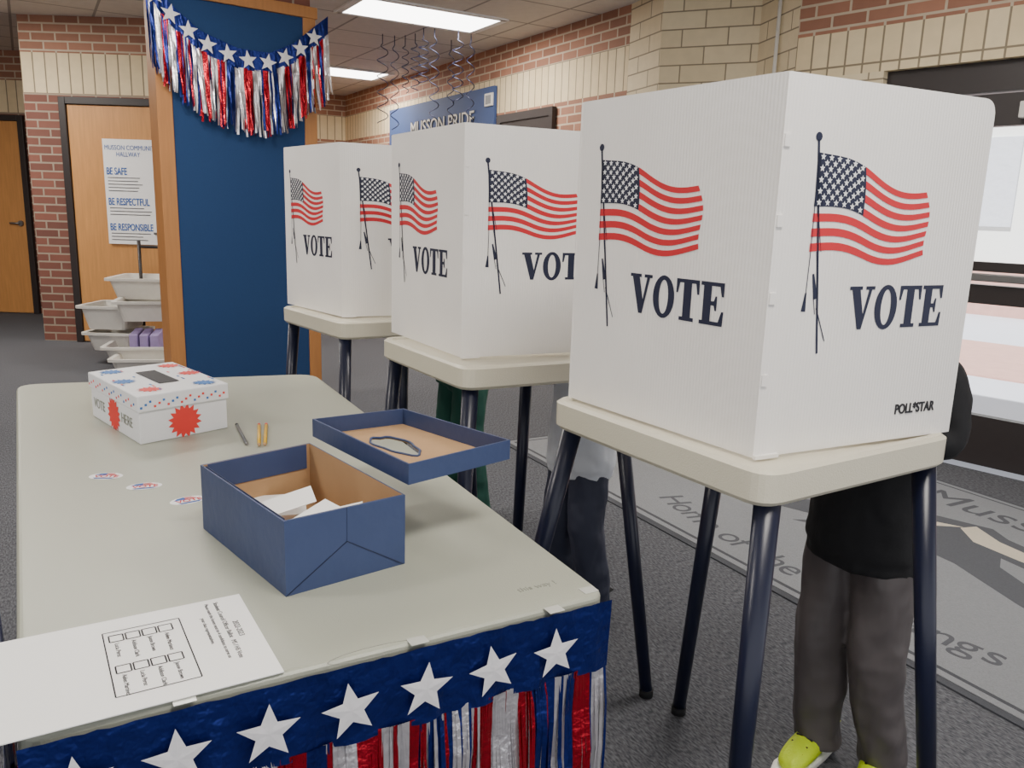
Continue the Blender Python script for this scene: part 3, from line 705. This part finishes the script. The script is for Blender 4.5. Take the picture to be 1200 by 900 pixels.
def trouser_leg(hip,kn,ank,H,m,r,f,rad):
    # tapered sleeve of cloth: hip -> knee -> ankle with stacked rumples over the shoe
    rings=[];n=34
    for i in range(n+1):
        t=i/n
        if t<.5: c=hip.lerp(kn,t*2)
        else: c=kn.lerp(ank,(t-.5)*2)
        R=rad[0]+(rad[1]-rad[0])*min(1,t*2) if t<.5 else rad[1]+(rad[2]-rad[1])*(t-.5)*2
        ph=hip.x*40
        rump=.0045*math.sin(t*46+ph)*max(0,(t-.62)/.38)+.0025*math.sin(t*21+ph*2)*(1 if .3<t<.7 else .3)
        sw=.006*math.sin(t*17+ph)*max(0,t-.3)
        rings.append((c+r*sw,r,f,R*H+rump,R*H*1.06-rump*.5))
    vs=[];fs=[];N=40
    for ri,(c,ax,ay,rx,ry) in enumerate(rings):
        t=ri/n
        for i in range(N):
            a=2*math.pi*i/N
            # diagonal drape folds + front crease
            q=1+.035*math.sin(a*3+t*9+hip.x*30)+.025*math.sin(a*5-t*14)+.05*max(0,math.cos(a-math.pi/2))**8
            vs.append(c+ax*math.cos(a)*rx*q+ay*math.sin(a)*ry*q)
    for a in range(n):
        for i in range(N): fs.append([a*N+i,(a+1)*N+i,(a+1)*N+(i+1)%N,a*N+(i+1)%N])
    fs+=[list(range(N)),list(range(n*N,(n+1)*N))[::-1]]
    return mesh('l',vs,fs,m)
def person(name,cx,cy,face,H,topm,botm,shoem,feet=None,hem=.45,elb=.13,hood=False,toe=None):
    f=V(*face,0).normalized();r=V(f.y,-f.x,0);o=V(cx,cy,0)
    def P(x,y,z): return o+r*x*H+f*y*H+V(0,0,z*H)
    k=[]
    FRt=P(.075,0,0) if not feet else V(*feet[0],0);FLt=P(-.075,0,0) if not feet else V(*feet[1],0)
    def F(t,y,z): return t+f*y*H+V(0,0,z*H)
    legs=[]
    for hx,ft in ((.044,FRt),(-.044,FLt)):
        hip=P(hx,0,.47);ank=F(ft,-.02,.035)
        kn=V(*hip.lerp(ft,.5).xy,.26*H)+f*.020
        legs.append(trouser_leg(hip,kn,ank,H,botm,r,f,(.054,.047,.041)))
    pel=loft('p',[(P(0,0,z),r,f,rx*H,ry*H) for z,rx,ry in ((.43,.06,.05),(.455,.086,.064),(.50,.090,.070),(.56,.080,.062))],botm)
    k.append(fuse('trousers',legs+[pel],botm,.006,2,.006))
    eR=P(.145,-.01,.655);eL=P(-elb,-.01,.655);wR=P(.085,.14,.722);wL=P(-.07,.14,.722)
    arms=[skinobj('a',[P(.07*s_,-.003,.785),P(.103*s_,-.005,.765),e_,e_.lerp(w_,.5),w_],[(0,1),(1,2),(2,3),(3,4)],[.04*H,.044*H,.039*H,.034*H,.026*H],topm) for s_,e_,w_ in ((1,eR,wR),(-1,eL,wL))]
    tor=loft('t',[(P(0,0,z),r,f,rx*H,ry*H) for z,rx,ry in ((hem,.098,.080),(hem+.004,.101,.083),(hem+.022,.100,.082),(hem+.030,.106,.088),(hem+.06,.104,.086),(.60,.092,.076),(.70,.094,.070),(.76,.098,.064),(.80,.082,.054),(.83,.046,.042),(.845,.036,.036))],topm)
    parts=arms+[tor]
    if hood: parts.append(loft('h',[(P(0,-.05+q,.80+w_),r,f,rx*H,ry*H) for q,w_,rx,ry in ((0,-.03,.04,.02),(0,0,.062,.034),(.005,.03,.066,.034),(.012,.045,.05,.02))],topm))
    k.append(fuse('jacket',parts,topm,.008,3,.010))
    hc=P(0,.012,.922)
    bm=bmesh.new();bmesh.ops.create_uvsphere(bm,u_segments=24,v_segments=18,radius=1)
    for v in bm.verts:
        x,y,z=v.co
        wz=1-.22*max(0,-z)**1.5
        ny=y*(1.0)
        if y>0 and abs(x)<.22 and -.35<z<.1: ny+= .16*(1-abs(x)/.22)*(1-abs(z+.18)/.28 if abs(z+.18)<.28 else 0)
        if y>0 and abs(z-.08)<.12 and .15<abs(x)<.55: ny-=.06
        v.co=hc+r*x*.058*H*wz+f*ny*.070*H*wz+V(0,0,z*.080*H)
    me=bpy.data.meshes.new('head');bm.to_mesh(me);bm.free();me.materials.append(M['skin'])
    for p in me.polygons:p.use_smooth=True
    ho=bpy.data.objects.new('head',me);C.objects.link(ho);k.append(ho)
    k.append(tube('neck',P(0,0,.80),P(0,.005,.87),.032*H,.030*H,'skin'))
    bm=bmesh.new();bmesh.ops.create_uvsphere(bm,u_segments=24,v_segments=18,radius=1)
    dl_=[v for v in bm.verts if v.co.z<-.35 or (v.co.y>.25 and v.co.z<.45)]
    bmesh.ops.delete(bm,geom=dl_,context='VERTS')
    for v in bm.verts:
        x,y,z=v.co;v.co=hc+r*x*.064*H+f*(y*.076*H-.004*H)+V(0,0,z*.088*H)
    me=bpy.data.meshes.new('hair');bm.to_mesh(me);bm.free();me.materials.append(M['hair'])
    for p in me.polygons:p.use_smooth=True
    ho=bpy.data.objects.new('hair',me);C.objects.link(ho);k.append(ho);ho.modifiers.new('s','SOLIDIFY').thickness=.006
    for sx_ in (-1,1):
        c=hc+r*sx_*.023*H+f*.064*H+V(0,0,.006*H);k.append(tube('eye',c-f*.004,c+f*.003,.007,.004,'eye',10))
        c=hc+r*sx_*.056*H+V(0,0,-.006*H);k.append(tube('ear',c-f*.01,c+f*.012,.018,.010,'skin',10))
    c=hc+f*.063*H+V(0,0,-.042*H);k.append(tube('mouth',c-r*.016,c+r*.016,.004,.004,'burst',8))
    for sx_,w in ((1,wR),(-1,wL)):
        fd=(f*.95-r*sx_*.3-V(0,0,.12)).normalized();sd_=fd.cross(V(0,0,1)).normalized()
        vs=[w-fd*.01,w+fd*.025,w+fd*.05];es=[(0,1),(1,2)];ra=[.018,(.026,.014),(.028,.012)]
        for j,(off_,ln_) in enumerate(((-.022,.048),(-.008,.056),(.007,.052),(.021,.042))):
            i0=len(vs);b_=w+fd*.055+sd_*off_
            vs+=[b_,b_+fd*ln_*.5-V(0,0,.004),b_+fd*ln_*.9-V(0,0,.018)];es+=[(2,i0),(i0,i0+1),(i0+1,i0+2)];ra+=[.008,.0075,.006]
        i0=len(vs);b_=w+fd*.02-sd_*sx_*.02
        vs+=[b_,b_-sd_*sx_*.018+fd*.02,b_-sd_*sx_*.02+fd*.042-V(0,0,.008)];es+=[(1,i0),(i0,i0+1),(i0+1,i0+2)];ra+=[.010,.009,.007]
        k.append(skinobj('hand',vs,es,ra,'skin',1))
    tf=V(*toe,0).normalized() if toe else f;tr=V(tf.y,-tf.x,0)
    for q,ft in enumerate((FRt,FLt)):
        fo=(tf+tr*(.15 if q==0 else -.15)).normalized();so_=V(fo.y,-fo.x,0)
        ol=[(-.030,-.075),(.030,-.075),(.036,-.02),(.038,.05),(.040,.10),(.026,.145),(0,.155),(-.026,.145),(-.038,.10),(-.034,.05),(-.034,-.02)]
        pts=[(ft+so_*x+fo*y).to_tuple()[:2] for x,y in ol]
        k.append(prism('shoe_sole',pts,0.001,.022,'sole' if shoem=='neon' else shoem,.006))
        S=lambda x,y,z: ft+so_*x+fo*y+V(0,0,z)
        k.append(skinobj('shoe_upper',[S(0,-.045,.045),S(0,.02,.048),S(0,.075,.040),S(0,.125,.030),S(0,-.035,.085)],[(0,1),(1,2),(2,3),(0,4)],[(.036,.036),(.038,.036),(.038,.028),(.028,.018),.034],shoem))
        for j in range(4):
            c=S(0,.015+j*.022,.082-j*.0085);k.append(tube('lace',c-so_*.02,c+so_*.02,.0025,.0025,'sole' if shoem!='neon' else 'ink',6))
    return group(name,(cx,cy,0),k)
person('child_in_black_hoodie',.800,1.715,(-.84,-.54),1.27,'black','pants','neon',[(.752,1.75),(.868,1.660)],hem=.425,elb=.115,hood=True,toe=(-.62,-.78))
person('child_in_pale_shirt',.228,2.50,(-.84,-.54),1.18,'shirt','navypants','black',hem=.395)
person('child_in_green_tracksuit',-.20,3.27,(-.84,-.54),1.30,'green','green','black')
# ---------------- world, sun, camera ----------------
w=bpy.data.worlds.new('world');bpy.context.scene.world=w;w.use_nodes=True
bg=w.node_tree.nodes['Background'];bg.inputs[0].default_value=(.96,.97,1,1);bg.inputs[1].default_value=1.3
s=bpy.data.lights.new('sun','SUN');s.energy=10;s.angle=.02;so_=bpy.data.objects.new('sun',s);C.objects.link(so_)
so_.rotation_euler=V(.45,.40,-.8).to_track_quat('-Z','Y').to_euler();so_.location=(3,4,6)
cam=bpy.data.cameras.new('camera');co=bpy.data.objects.new('camera',cam);C.objects.link(co);bpy.context.scene.camera=co
cam.sensor_width=36;cam.lens=950/1200*36;cam.clip_start=.02
co.matrix_world=Matrix.Translation((0,0,1.276))@Matrix.Rotation(math.radians(90-11.9),4,'X')@Matrix.Rotation(math.radians(1.8),4,'Z')
